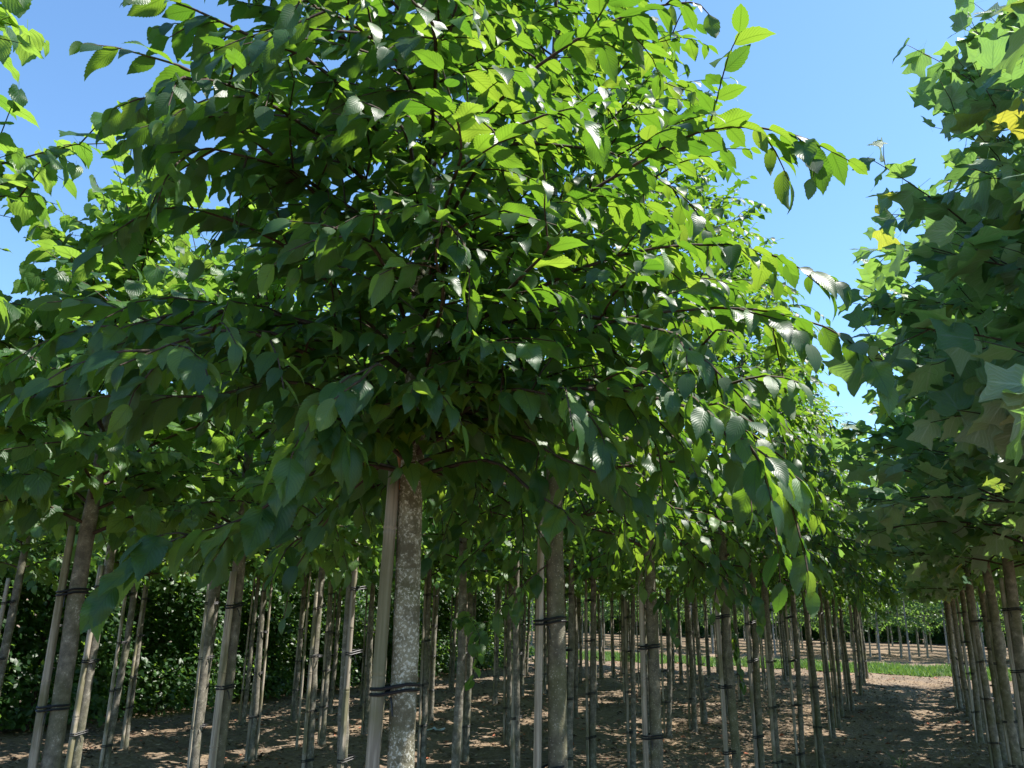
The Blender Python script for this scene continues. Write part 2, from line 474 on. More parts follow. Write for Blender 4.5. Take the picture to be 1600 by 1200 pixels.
TUL = [(0.02, -0.01), (0.14, -0.03), (0.30, 0.0), (0.43, 0.10), (0.53, 0.30), (0.44, 0.36), (0.36, 0.44), (0.35, 0.52), (0.42, 0.66), (0.50, 0.88), (0.38, 0.86), (0.24, 0.83), (0.12, 0.80), (0.01, 0.775)]
def tulip_leaf(step, cols, rng):
    e = TUL if step == 1 else [TUL[q] for q in (0, 2, 4, 6, 7, 9, 11, 13)]
    n = len(e)
    edge = np.array(e) + rng.normal(0, 0.012, (n, 2)); edge[:, 0] = np.maximum(edge[:, 0], 0.004)
    mid = np.stack([np.zeros(n), np.linspace(0, 0.775, n)], -1)
    return strip_leaf(mid, edge, cols, rng.uniform(0.05, 0.35), rng.uniform(-0.1, 0.4), rng.uniform(0.0, 0.18), 0.55, rng, 0.0)

def beech_leaf(teeth, cols, rng):
    n = teeth; mid, edge = [], []
    for q in range(n + 1):
        v = q / n
        mid.append((0, v)); edge.append((max(0.001, 0.34 * math.sin(math.pi * v ** 0.9) ** 0.8 if 0 < v < 1 else 0.001), v))
    return strip_leaf(np.array(mid), np.array(edge), cols, rng.uniform(0.0, 0.3), rng.uniform(0.0, 0.4), 0.1, 0.08, rng)

_t = np.random.default_rng(11)
TPL = {
    'elm': dict(hi=[elm_leaf(18, 2, _t) for _ in range(10)], mid=[elm_leaf(8, 1, _t) for _ in range(10)], low=[elm_leaf(3, 1, _t) for _ in range(6)], mat=M_ELM),
    'linden': dict(hi=[linden_leaf(9, 2, _t) for _ in range(8)], mid=[linden_leaf(6, 1, _t) for _ in range(8)], low=[linden_leaf(3, 1, _t) for _ in range(6)], mat=M_LIND),
    'tulip': dict(hi=[tulip_leaf(1, 3, _t) for _ in range(9)], mid=[tulip_leaf(1, 1, _t) for _ in range(8)], low=[tulip_leaf(2, 1, _t) for _ in range(6)], mat=M_TUL),
    'far': dict(low=[beech_leaf(2, 1, _t) for _ in range(4)], mat=M_FAR),
    'beech': dict(low=[beech_leaf(2, 1, _t) for _ in range(5)], mat=M_HEDGE),
}
for kind, d in TPL.items():
    if 'hi' in d:
        d['hi_mesh'] = [make_mesh(kind + '_leaf', V, Q, T, U, d['mat']) for V, Q, T, U in d['hi']]

def frames(D, N):
    y = norm(D); x = norm(np.cross(y, N)); z = np.cross(x, y)
    return x, y, z

def foliage_mesh(name, kind, lod, P, D, N, S, rng, mat=None):
    g = Geo()
    tpls = TPL[kind][lod]
    var = rng.integers(0, len(tpls), len(P))
    x, y, z = frames(D, N)
    for q, (V, Q, T, U) in enumerate(tpls):
        s = np.where(var == q)[0]
        if not len(s): continue
        Vq = (V[None, :, 0:1] * x[s][:, None, :] + V[None, :, 1:2] * y[s][:, None, :] + V[None, :, 2:3] * z[s][:, None, :]) * S[s][:, None, None] + P[s][:, None, :]
        nv = len(V); o = (np.arange(len(s)) * nv)[:, None, None]
        g.add(Vq.reshape(-1, 3), (Q[None] + o).reshape(-1, 4), (T[None] + o).reshape(-1, 3), np.tile(U, (len(s), 1)))
    return g.mesh(name, mat or TPL[kind]['mat'])

# ------------------------------------------------------------------ tree growth (all in the tree's own space, base at the origin)
SPEC = {
    'elm': dict(z0=1.95, h=5.3, r0=0.031, rmax=0.99, prof=lambda t: (1 - t ** 1.25) ** 0.9, nprim=50, e_lo=20, e_hi=62, bend=62, tw=11, twl=0.40,
                ls=0.082, lsp=0.038, nrand=0.27, droop=0.42, fwd=0.92, bark='bark2'),
    'linden': dict(z0=1.93, h=3.75, r0=0.032, rmax=0.72, prof=lambda t: (1 - t ** 2.2) ** 0.8 * 0.9 + 0.1, nprim=36, e_lo=20, e_hi=74, bend=30, tw=8, twl=0.34,
                   ls=0.095, lsp=0.05, droop=0.55, fwd=0.45, bark='bark3'),
    'tulip': dict(z0=1.98, h=4.0, r0=0.042, rmax=1.12, prof=lambda t: min(1, 0.8 + t) * (1 - t ** 2.6) ** 0.85, nprim=46, e_lo=18, e_hi=66, bend=15, tw=6, twl=0.36,
                  ls=0.155, lsp=0.085, droop=0.35, fwd=0.45, bark='bark4', nrand=0.55, drand=0.4),
    'far': dict(z0=1.2, h=5.6, r0=0.035, rmax=0.95, prof=lambda t: (1 - t ** 1.8) ** 0.8, nprim=26, e_lo=15, e_hi=65, bend=45, tw=6, twl=0.42,
                ls=0.15, lsp=0.07, droop=0.45, fwd=0.5, bark='barkf'),
}
BARKS = dict(bark1=M_BARK1, bark2=M_BARK2, bark3=M_BARK3, bark4=M_BARK4, barkf=M_BARKF)

def leaves_on(path, rng, sp, out, start=0.15, spacing=None, scale=1.0, droop=None, terminal=True):
    path = np.asarray(path); seg = np.linalg.norm(np.diff(path, axis=0), axis=1); ln = np.concatenate([[0], np.cumsum(seg)])
    L = ln[-1]; spc = spacing or sp['lsp']
    n = max(1, int(L * (1 - start) / spc))
    s = L * start + (np.arange(n) + rng.uniform(0.1, 0.9)) * spc * 1.0
    s = s[s < L]
    if terminal: s = np.concatenate([s, [L * 0.995]])
    if not len(s): return
    p = np.stack([np.interp(s, ln, path[:, q]) for q in range(3)], -1)
    tg = norm(np.stack([np.interp(s, ln, np.gradient(path[:, q], ln)) for q in range(3)], -1))
    sd = np.where(np.arange(len(s)) % 2 == 0, 1.0, -1.0)[:, None]
    side = norm(np.cross(tg, np.array([0, 0, 1.0])) + 1e-6) * sd
    if terminal: side[-1] *= 0.15
    dr = (sp['droop'] if droop is None else droop)
    m = len(s)
    D = tg * (sp['fwd'] + rng.normal(0, 0.15, (m, 1))) + side * 0.75 + np.array([0, 0, -1.0]) * (dr + rng.normal(0, 0.28, (m, 1))) + rng.normal(0, sp.get('drand', 0.14), (m, 3))
    N = np.array([0, 0, 1.0]) + side * rng.uniform(0.0, 0.45, (m, 1)) + rng.normal(0, sp.get('nrand', 0.24), (m, 3)) + np.array([0.12, 0.06, 0])
    frac = s / L
    S = sp['ls'] * scale * rng.uniform(0.62, 1.18, m) * (1.05 - 0.32 * frac ** 3)
    out.append((p, norm(D), norm(N), S))

def branch_path(p0, az, e0, L, bend, rng, n=9, wig=0.10):
    pts = [np.array(p0, float)]; a = az
    for q in range(n - 1):
        f = (q + 0.5) / (n - 1)
        el = R(e0 - bend * f ** 1.4) + rng.normal(0, wig * 0.6)
        a += rng.normal(0, wig)
        pts.append(pts[-1] + L / (n - 1) * np.array([math.cos(el) * math.cos(a), math.cos(el) * math.sin(a), math.sin(el)]))
    return np.array(pts)

def smooth_path(ctrl, n=12):
    c = np.asarray(ctrl, float); m = len(c)
    c = np.concatenate([[2 * c[0] - c[1]], c, [2 * c[-1] - c[-2]]])
    out = []
    for t in np.linspace(0, m - 1 - 1e-6, n):
        q = int(t); f = t - q; p0, p1, p2, p3 = c[q:q + 4]
        out.append(0.5 * (2 * p1 + (p2 - p0) * f + (2 * p0 - 5 * p1 + 4 * p2 - p3) * f * f + (3 * p1 - p0 - 3 * p2 + p3) * f ** 3))
    return np.array(out)

def dress(path, rng, sp, rb, out, twig_n=None, scale=1.0, tws=1.0, droop=None):
    """branch along path with twigs and leaves; returns its Geo"""
    g = Geo()
    L = np.linalg.norm(np.diff(path, axis=0), axis=1).sum()
    rad = np.linspace(rb, max(0.0014, rb * 0.2), len(path)) * 0.78
    tube(g, path, rad, 6)
    ln = np.concatenate([[0], np.cumsum(np.linalg.norm(np.diff(path, axis=0), axis=1))])
    nt = max(2, int(round((twig_n or sp['tw']) * min(1.3, L / sp['rmax']))))
    for q in range(nt):
        f = 0.08 + 0.88 * (q + rng.uniform(0.1, 0.9)) / nt
        p = np.array([np.interp(f * L, ln, path[:, k]) for k in range(3)])
        tg = norm(np.array([np.interp(f * L, ln, np.gradient(path[:, k], ln)) for k in range(3)]))
        az = math.atan2(tg[1], tg[0]) + (1 if q % 2 else -1) * rng.uniform(0.55, 1.15)
        el = math.degrees(math.asin(np.clip(tg[2], -1, 1))) * 0.7 + rng.normal(4, 22)
        tl = tws * sp['twl'] * (1.15 - 0.65 * f) * rng.uniform(0.7, 1.25)
        tp = branch_path(p, az, el, tl, sp['bend'] * 0.7, rng, n=5, wig=0.12)
        tube(g, tp, np.linspace(max(0.0026, rb * 0.34), 0.0012, 5), 3)
        leaves_on(tp, rng, sp, out, 0.12, scale=scale, droop=droop)
    leaves_on(path, rng, sp, out, 0.14, scale=scale * 1.05, droop=droop)
    return g

def grow(kind, seed, custom=None, nprim=None, lean=(0, 0), over=None):
    sp = dict(SPEC[kind])
    if over: sp.update(over)
    rng = np.random.default_rng(seed)
    H, z0 = sp['h'], sp['z0']
    nz = 40
    zs = np.linspace(-0.12, H, nz)
    ph = rng.uniform(0, 6.28, 4)
    wx = 0.008 * np.sin(zs * 1.7 + ph[0]) + 0.004 * np.sin(zs * 4.1 + ph[1]) + lean[0] * zs
    wy = 0.008 * np.sin(zs * 1.5 + ph[2]) + 0.004 * np.sin(zs * 3.7 + ph[3]) + lean[1] * zs
    stem = np.stack([wx - np.interp(0, zs, wx), wy - np.interp(0, zs, wy), zs], -1)
    tr = np.where(zs < z0, sp['r0'] * (1.0 - 0.10 * zs / z0), 0)
    tt = np.clip((zs - z0) / (H - z0), 0, 1)
    tr = np.where(zs >= z0, sp['r0'] * 0.82 * (1 - tt) ** 1.1 + 0.003, tr)
    tr = tr * (1 + 0.35 * np.exp(-np.maximum(zs, 0) / 0.06))
    sides = 16
    wob = 1 + 0.03 * rng.normal(0, 1, (nz, sides + 1))
    for _ in range(sp.get('knots', 6)):
        kz, ka = rng.uniform(0.2, z0 + 0.4), rng.integers(0, sides)
        d2 = ((zs[:, None] - kz) / 0.035) ** 2 + ((np.abs(np.arange(sides + 1)[None] - ka)) / 1.4) ** 2
        wob += 0.22 * np.exp(-d2)
    wob[:, -1] = wob[:, 0]
    tg = Geo(); tube(tg, stem, tr, sides, True, wob)
    branches, out = [], []
    def stem_at(z): return np.array([np.interp(z, zs, stem[:, q]) for q in range(3)])
    np_ = nprim or sp['nprim']
    az = rng.uniform(0, 6.28)
    for q in range(np_):
        t = ((q + rng.uniform(0, 1)) / np_) ** 1.12
        z = z0 + 0.02 + t * (H - z0 - 0.25)
        az += 2.39996 + rng.normal(0, 0.25)
        L = sp['rmax'] * sp['prof'](t) * rng.uniform(0.72, 1.15) + 0.10
        e0 = sp['e_lo'] + (sp['e_hi'] - sp['e_lo']) * t + rng.normal(0, 7)
        p = branch_path(stem_at(z), az, e0, L, sp['bend'] * (1.25 - 0.8 * t), rng)
        branches.append(dress(p, rng, sp, 0.0035 + 0.0075 * min(1, L / 0.9) * (1 - 0.5 * t), out))
    for c in custom or []:
        ctrl = [stem_at(c['z'])] + [np.asarray(v) for v in c['pts']]
        p = smooth_path(ctrl, 13)
        branches.append(dress(p, rng, sp, c.get('r', 0.007), out, c.get('tw'), c.get('scale', 1.0) * 1.12, c.get('tws', 0.7), droop=c.get('droop')))
    top = np.stack([stem_at(z) for z in np.linspace(H - 0.35, H, 5)])
    leaves_on(top, rng, sp, out, 0.0)
    P, D, N, S = (np.concatenate([o[q] for o in out]) for q in range(4))
    return dict(kind=kind, trunk=tg, branches=branches, P=P, D=D, N=N, S=S, sp=sp, rng=rng, stem_at=stem_at)

# ------------------------------------------------------------------ stakes and ties
def cane_mesh(seed, r=0.0165, h=1.95, nodes=True):
    rng = np.random.default_rng(seed)
    g = Geo()
    zs = list(np.linspace(-0.1, h, 22)); rr = [r * (1.03 - 0.14 * max(0, z) / h) for z in zs]
    nz = np.arange(rng.uniform(0.1, 0.3), h, rng.uniform(0.30, 0.40)) if nodes else []
    for z in nz:
        base = r * (1.03 - 0.14 * z / h)
        zs += [z - 0.012, z - 0.004, z, z + 0.004, z + 0.012]; rr += [base, base * 1.12, base * 0.90, base * 1.16, base]
    o = np.argsort(zs); zs = np.array(zs)[o]; rr = np.array(rr)[o]
    keep = np.concatenate([[True], np.diff(zs) > 1e-4]); zs, rr = zs[keep], rr[keep]
    p = np.stack([0.004 * np.sin(zs * 2 + seed), 0.004 * np.cos(zs * 1.6 + seed), zs], -1)
    wob = 1 + 0.04 * np.cos(np.linspace(0, 4 * math.pi, 15))[None, :] + np.zeros((len(zs), 1))
    crack = (zs > rng.uniform(0.2, 0.5)) & (zs < rng.uniform(1.3, 1.8))
    wob[crack, 7] = 0.72                                  # long drying crack
    tube(g, p, rr, 14, True, wob)
    return g.mesh('cane', M_CANE)
CANES = [cane_mesh(s, r) for s, r in ((1, 0.016), (2, 0.0175), (3, 0.0145), (4, 0.0185))]

def tie_mesh(r1, r2, dist, double=True):
    """black band looped round the cane (at the origin) and the trunk (at +x dist)"""
    g = Geo()
    for dz in ((-0.006, 0.006) if double else (0.0,)):
        pts = []
        for a in np.linspace(math.pi / 2, 3 * math.pi / 2, 9): pts.append((r1 * math.cos(a), r1 * math.sin(a), dz))
        for a in np.linspace(-math.pi / 2, math.pi / 2, 11): pts.append((dist + r2 * math.cos(a), r2 * math.sin(a), dz + 0.01))
        pts.append(pts[0])
        tube(g, np.array(pts), np.full(len(pts), 0.0042), 6)
    tube(g, np.array([(dist * 0.4, -r1 - 0.004, -0.012), (dist * 0.42, -r1 - 0.012, -0.02), (dist * 0.46, -r1 - 0.02, -0.05)]), [0.003, 0.003, 0.002], 5)
    return g.mesh('tie', M_TIE)
TIES = {}

def stake(tree, pos, r0, ang, rng, label, group, heights=(0.42, 0.85, 1.3, 1.72), mesh=None, top=None, gap=0.003, lean=(0.0, 0.0)):
    cm = mesh or CANES[int(rng.integers(0, 4))]
    r1 = 0.0195; dist = r0 + 0.017 + gap
    o = obj('bamboo_stake', cm)
    b = Vector((pos[0] + math.cos(ang) * dist, pos[1] + math.sin(ang) * dist, pos[2]))
    o.location = b
    o.rotation_euler = (Matrix.Rotation(lean[0] + rng.normal(0, 0.003), 3, 'Y') @ Matrix.Rotation(-lean[1] + rng.normal(0, 0.003), 3, 'X') @ Matrix.Rotation(ang + math.pi, 3, 'Z')).to_euler()
    o.scale = (1, 1, top or rng.uniform(0.92, 1.04))
    tag(o, label, 'stake', group)
    key = (round(r0, 3), round(gap, 3))
    if key not in TIES: TIES[key] = tie_mesh(r1, r0 + 0.004, dist)
    for h in heights:
        t = obj('tie', TIES[key], o, (0, 0, h + rng.normal(0, 0.035)))
        t.rotation_euler = (rng.normal(0, 0.06), rng.normal(0, 0.06), 0)
    return o

# ------------------------------------------------------------------ near trees with their own leaves
NEAR = []          # finished once all are grown, so that the leaves that show largest can be found
def near_tree(name, kind, seed, x, y, label, cat, group, custom=None, nleaf=300, lod='mid', bark=None, over=None, nprim=None, lean=(0, 0)):
    z = float(ground_z(x, y))
    t = grow(kind, seed, custom, nprim, lean, over)
    root = thing(name, label, cat, (x, y, z), group)
    m = BARKS[bark or t['sp']['bark']]
    obj('trunk', t['trunk'].mesh('trunk', m), root)
    for b in t['branches']:
        obj('branch', b.mesh('branch', M_TWIG), root)
    t.update(root=root, base=np.array([x, y, z]), nleaf=nleaf, lod=lod)
    NEAR.append(t)
    return t

# row of elms left of the path ------------------------------------------------
E1 = (-1.105, 1.62)
def rel(px, py, d, base=E1):
    return at(px, py, d) - np.array([base[0], base[1], 0.0])
def C(z, *pts, **kw):
    return dict(z=z, pts=[rel(*p) for p in pts], **kw)
main_branches = [
    C(1.98, (520, 745, 1.72), (390, 830, 1.58), (265, 870, 1.52), (165, 950, 1.47), scale=1.25, tw=4, tws=0.4, droop=0.55),
    C(2.06, (540, 680, 1.60), (480, 690, 1.45), (440, 770, 1.37), scale=1.35, tw=3, tws=0.4, droop=0.8),
    C(2.10, (880, 545, 1.85), (1120, 500, 1.80), (1290, 530, 1.78), (1370, 590, 1.78), scale=1.08, tw=7),
    C(2.50, (900, 330, 1.85), (1090, 225, 1.80), (1230, 225, 1.78), (1330, 270, 1.78), scale=1.08, tw=7),
    C(2.45, (480, 310, 1.85), (340, 200, 1.75), (240, 170, 1.70), (170, 190, 1.7), scale=1.05, tw=8, r=0.007),
    C(2.25, (480, 430, 1.85), (350, 360, 1.75), (250, 345, 1.70), (170, 385, 1.7), scale=1.05, tw=7),
    C(2.05, (480, 560, 1.80), (300, 540, 1.70), (150, 600, 1.65), (30, 650, 1.6), scale=1.05, tw=5, tws=0.7),
    C(2.00, (480, 620, 1.80), (330, 640, 1.70), (180, 640, 1.62), (90, 650, 1.6), scale=1.0, tw=3, tws=0.6),
    C(2.00, (780, 700, 1.75), (880, 740, 1.62), (950, 770, 1.58), (985, 800, 1.57), scale=1.0, tw=5, tws=0.45, droop=0.6),
    C(1.97, (760, 740, 1.75), (830, 790, 1.62), (870, 815, 1.58), (900, 845, 1.57), scale=1.0, tw=4, tws=0.45, droop=0.6),
    C(2.04, (850, 640, 1.85), (1020, 630, 1.80), (1140, 650, 1.76), (1200, 700, 1.76), scale=1.05, tw=7),
    C(2.30, (900, 440, 1.90), (1080, 400, 1.90), (1220, 420, 1.90), (1300, 480, 1.9), scale=1.0, tw=7),
    C(2.75, (520, 140, 1.80), (380, 70, 1.70), (270, 20, 1.65), (190, -10, 1.6), scale=1.05, tw=7),
    C(2.85, (840, 120, 1.90), (980, 40, 1.90), (1080, 20, 1.9), (1110, 40, 1.9), scale=1.0, tw=6),
    C(2.40, (700, 330, 1.55), (720, 250, 1.40), (690, 130, 1.34), scale=1.0, tw=5),
    C(2.15, (690, 500, 1.55), (680, 430, 1.40), (690, 370, 1.34), scale=0.95, tw=5),
    C(2.05, (600, 600, 1.55), (560, 620, 1.42), (520, 650, 1.36), scale=1.0, tw=4, droop=0.6),
    C(2.20, (800, 470, 1.55), (850, 420, 1.45), (880, 380, 1.4), scale=1.0, tw=5),
    C(2.60, (640, 250, 1.60), (600, 200, 1.45), (560, 180, 1.38), tw=6),
    C(2.30, (590, 420, 1.55), (520, 380, 1.42), (450, 370, 1.36), tw=6),
    C(2.55, (760, 260, 1.60), (830, 210, 1.48), (900, 190, 1.42), tw=6),
    C(2.10, (720, 580, 1.60), (760, 560, 1.48), (820, 560, 1.42), tw=5),
    C(2.80, (680, 90, 1.60), (640, 20, 1.45), (600, -40, 1.4), tw=6),
    C(2.05, (650, 640, 1.65), (650, 620, 1.5), (640, 640, 1.42), tw=5, droop=0.6),
    C(2.02, (760, 640, 1.70), (860, 640, 1.58), (960, 690, 1.5), tw=6, droop=0.5),
]
elm_rng = np.random.default_rng(3)
near_tree('elm_tree', 'elm', 101, E1[0], E1[1], 'large leafy elm in the foreground with pale lichen blotched trunk', 'tree', 'elms left of the path',
          custom=main_branches, nprim=62, bark='bark1', over=dict(r0=0.034, rmax=0.84, h=5.4, tw=13, ls=0.077, lsp=0.031, knots=10), lean=(0.006, 0.0))
ELM_Y = [2.55, 3.85, 5.3, 6.55, 7.8, 8.9]
ELM_X = [-1.10, -1.12, -1.06, -1.12, -1.06, -1.13]
def hang(q, z, *pts):
    return dict(z=z, r=0.004, tw=2, tws=0.3, droop=0.8, scale=0.9, pts=[rel(*p, base=(ELM_X[q], ELM_Y[q])) for p in pts])
HANG = [[hang(0, 1.85, (800, 930, 2.6), (780, 960, 2.5))], [hang(1, 1.8, (1045, 940, 3.6), (1058, 990, 3.55))], [hang(2, 1.7, (1150, 1010, 5.0), (1162, 1070, 4.95))]]
for q, (yy, xx) in enumerate(zip(ELM_Y, ELM_X)):
    if q < 3:
        near_tree('elm_tree', 'elm', 110 + q, xx, yy, custom=HANG[q], label= ORD[q + 1] + ' elm from the front in the row left of the path', cat='tree', group='elms left of the path',
                  nleaf=300, lod='mid' if q < 1 else 'low', over=dict(r0=[0.034, 0.029, 0.028][q], h=5.2 - 0.1 * q, knots=5))

# rows of lindens ------------------------------------------------------------
near_tree('linden_tree', 'linden', 201, -2.95, 1.0, 'linden reaching in from the left edge, its trunk out of view', 'tree', 'lindens behind the elms', nleaf=220, over=dict(h=4.15, rmax=0.85, ls=0.11, lsp=0.06))
near_tree('linden_tree', 'linden', 202, -2.86, 2.02, 'linden at the far left with slanting grey trunk, nearest of its row in view', 'tree', 'lindens behind the elms', nleaf=300, over=dict(h=3.45, r0=0.033, rmax=0.72, lsp=0.056))
near_tree('linden_tree', 'linden', 203, -2.88, 2.85, 'second linden of the nearest linden row, its pale stake lit by sun', 'tree', 'lindens behind the elms', nleaf=300, over=dict(h=3.8, lsp=0.062))
near_tree('linden_tree', 'linden', 204, -4.7, 3.5, 'linden with sparse upright shoots above the far left trunk', 'tree', 'lindens behind the elms', nleaf=200, lod='low', over=dict(h=4.7, e_hi=80, lsp=0.075))

near_tree('linden_tree', 'linden', 206, -2.9, 5.05, 'linden with a leafy green shoot hanging low on its trunk', 'tree', 'lindens behind the elms', nleaf=60, lod='low',
          custom=[dict(z=1.62, r=0.004, tw=2, tws=0.35, droop=0.8, scale=0.9, pts=[at(748, 1000, 4.75) - np.array([-2.9, 5.05, 0]), at(742, 1050, 4.7) - np.array([-2.9, 5.05, 0]), at(735, 1075, 4.7) - np.array([-2.9, 5.05, 0])])])
# row of tulip trees right of the path ----------------------------------------
TUL_Y = [3.0, 4.1, 5.45, 6.9]
TUL_X = [0.9, 0.80, 0.70, 0.68]
tl = ['tulip tree beside the camera, only its leaves reaching in at right edge', 'second tulip tree from the front at the right, trunk out of view',
      'tulip tree at the right edge with stout brown leaning trunk', 'tulip tree with slim trunk just left of the stout one at the right edge']
TB = (TUL_X[0], TUL_Y[0])
NEARSHOOT = [dict(z=2.15, tw=2, tws=0.3, pts=[rel(1740, 600, 2.3, TB), rel(1670, 620, 1.9, TB), rel(1610, 660, 1.7, TB)]),
             dict(z=2.6, tw=2, tws=0.3, pts=[rel(1720, 330, 2.2, TB), rel(1660, 270, 1.9, TB), rel(1612, 280, 1.75, TB)]),
             dict(z=3.0, tw=2, tws=0.3, pts=[rel(1720, 80, 2.3, TB), rel(1660, 20, 2.0, TB), rel(1600, 10, 1.85, TB)])]
for q in range(4):
    near_tree('tulip_tree', 'tulip', 301 + q, TUL_X[q], TUL_Y[q], tl[q], custom=NEARSHOOT if q == 0 else None, cat='tree', group='tulip trees right of the path', nleaf=300 if q else 200, lod='mid',
              over=dict(r0=0.043, rmax=[0.72, 1.08, 1.22, 1.15][q], h=[3.7, 4.7, 4.4, 4.2][q]), lean=(0.0, 0.0))

# ------------------------------------------------------------------ choose the leaves that show largest, split them off as parts
allV, allF, owner = [], [], []
for ti, t in enumerate(NEAR):
    x, y, z = frames(t['D'], t['N'])
    P = t['P'] + t['base']; s = t['S'][:, None]
    c = P + y * s * 0.5
    quad = np.stack([P + y * s * 0.05, c + x * s * 0.28, P + y * s * 0.98, c - x * s * 0.28], 1)
    t['center'] = c
    n0 = sum(len(v) for v in allV)
    allV.append(quad.reshape(-1, 3))
    allF.append(n0 + np.arange(len(P) * 4).reshape(-1, 4))
    owner += [(ti, q) for q in range(len(P))]
bvh = BVHTree.FromPolygons(np.concatenate(allV).tolist(), np.concatenate(allF).tolist())
first = 0
for ti, t in enumerate(NEAR):
    c = t['center']; px, py, d = project(c)
    inside = (d > 0.2) & (px > -20) & (px < 1620) & (py > -20) & (py < 1220)
    score = np.where(inside, t['S'] / np.maximum(d, 0.2), 0.0)
    order = np.argsort(-score)[:1500]
    for q in order:
        if score[q] <= 0: continue
        dv = Vector(c[q]) - cam.location
        hit = bvh.ray_cast(cam.location, dv.normalized(), dv.length + 0.03)
        if hit[2] is not None and owner[hit[2]] != (ti, int(q)) and hit[3] < dv.length - 0.02:
            score[q] *= 0.05
    pick = np.argsort(-score)[:t['nleaf']]
    pick = pick[score[pick] > 0]
    rest = np.ones(len(c), bool); rest[pick] = False
    rng = t['rng']
    x, y, z = frames(t['D'], t['N'])
    hm = TPL[t['kind']]['hi_mesh']
    for q in pick:
        s = t['S'][q]
        m = Matrix(((x[q][0] * s, y[q][0] * s, z[q][0] * s, t['P'][q][0]), (x[q][1] * s, y[q][1] * s, z[q][1] * s, t['P'][q][1]),
                    (x[q][2] * s, y[q][2] * s, z[q][2] * s, t['P'][q][2]), (0, 0, 0, 1)))
        o = obj('leaf', hm[int(rng.integers(0, len(hm)))], t['root'])
        o.matrix_basis = m
    obj('foliage', foliage_mesh('foliage', t['kind'], t['lod'], t['P'][rest], t['D'][rest], t['N'][rest], t['S'][rest], rng), t['root'], kind='stuff')

# ------------------------------------------------------------------ repeated trees farther along the rows
def prototype(kind, seed, over=None):
    t = grow(kind, seed, over=over)
    g = Geo()
    for b in t['branches']:
        g.add(np.concatenate(b.V), np.concatenate(b.Q), None, np.concatenate(b.U))
    return dict(trunk=t['trunk'].mesh('trunk', BARKS[t['sp']['bark']]), wood=g.mesh('branchwork', M_TWIG),
                foliage=foliage_mesh('foliage', kind, 'low', t['P'], t['D'], t['N'], t['S'], t['rng']), r0=t['sp']['r0'])
PROTO = {
    'elm': [prototype('elm', 501), prototype('elm', 502, dict(h=4.9)), prototype('elm', 503, dict(r0=0.027, h=5.1))],
    'linden': [prototype('linden', 511), prototype('linden', 512, dict(h=4.3, r0=0.029)), prototype('linden', 513, dict(h=4.0, r0=0.035))],
    'tulip': [prototype('tulip', 521), prototype('tulip', 522, dict(h=3.7, r0=0.038))],
    'far': [prototype('far', 531), prototype('far', 532, dict(h=5.0)), prototype('far', 533, dict(h=6.0, rmax=1.1))],
}
def far_tree(name, kind, x, y, rng, label, group, lean=0.012):
    pr = PROTO[kind][int(rng.integers(0, len(PROTO[kind])))]
    sc_ = rng.uniform(0.94, 1.07)
    root = thing(name, label, 'tree', (x, y, float(ground_z(x, y))), group, (rng.normal(0, lean), rng.normal(0, lean), rng.uniform(0, 6.28)), sc_)
    obj('trunk', pr['trunk'], root)
    obj('branchwork', pr['wood'], root)
    obj('foliage', pr['foliage'], root, kind='stuff')
    return root, pr['r0'] * sc_

rng = np.random.default_rng(77)
def toward_cam(x, y, da=0.0):
    return math.atan2(-y, -x) + da
def add_stake(x, y, r0, label, group, da=None, **kw):
    for t_ in NEAR:
        if abs(t_['base'][0] - x) + abs(t_['base'][1] - y) < 0.01:
            e_ = t_['stem_at'](1.7) / 1.7
            kw['lean'] = (float(e_[0]), float(e_[1]))
    ang = toward_cam(x, y, (-1.35 + rng.normal(0, 0.35)) if da is None else da)
    return stake(None, (x, y, float(ground_z(x, y))), r0, ang, rng, label, group, **kw)

# stakes of the near trees
g_st = 'bamboo stakes tied to the trunks'
main_stake = add_stake(E1[0], E1[1], 0.034, 'thick mossy bamboo stake tied to the foreground elm trunk', g_st, da=-1.35, mesh=CANES[1], heights=(0.55, 1.0, 1.5), gap=0.004, top=1.02)
for q in range(3):
    add_stake(ELM_X[q], ELM_Y[q], [0.034, 0.029, 0.028][q], 'bamboo stake beside the ' + ORD[q + 1] + ' elm trunk left of the path', g_st, da=-1.3, heights=(0.45, 0.8, 1.18, 1.62))
add_stake(-2.86, 2.02, 0.033, 'dark bamboo stake leaning behind the far left linden trunk', g_st, da=-1.9, heights=(0.5, 0.9, 1.3, 1.7))
add_stake(-2.88, 2.85, 0.032, 'pale sunlit bamboo stake in front of the second linden trunk', g_st, da=-0.5, heights=(0.5, 0.98, 1.42, 1.75))
add_stake(-4.7, 3.5, 0.032, 'straight grey stake with thin black ties right of the far left linden', g_st, da=-0.9)
for q, da in ((1, 1.4), (2, 1.45), (3, -1.3)):
    add_stake(TUL_X[q], TUL_Y[q], 0.043, ['', 'bamboo stake at the second tulip tree, right of the frame', 'pale bamboo stake right of the stout tulip tree trunk', 'reddish brown bamboo stake at the slim tulip tree trunk'][q], g_st, da=da)

# elms on
yy = 6.55; q = 4
while yy < 23.5:
    xx = -1.1 + rng.normal(0, 0.04)
    root, r0 = far_tree('elm_tree', 'elm', xx, yy, rng, ORD[q] + ' elm from the front in the row left of the path', 'elms left of the path')
    add_stake(xx, yy, r0, 'bamboo stake at the ' + ORD[q] + ' elm left of the path', g_st)
    yy += rng.uniform(1.0, 1.25); q += 1
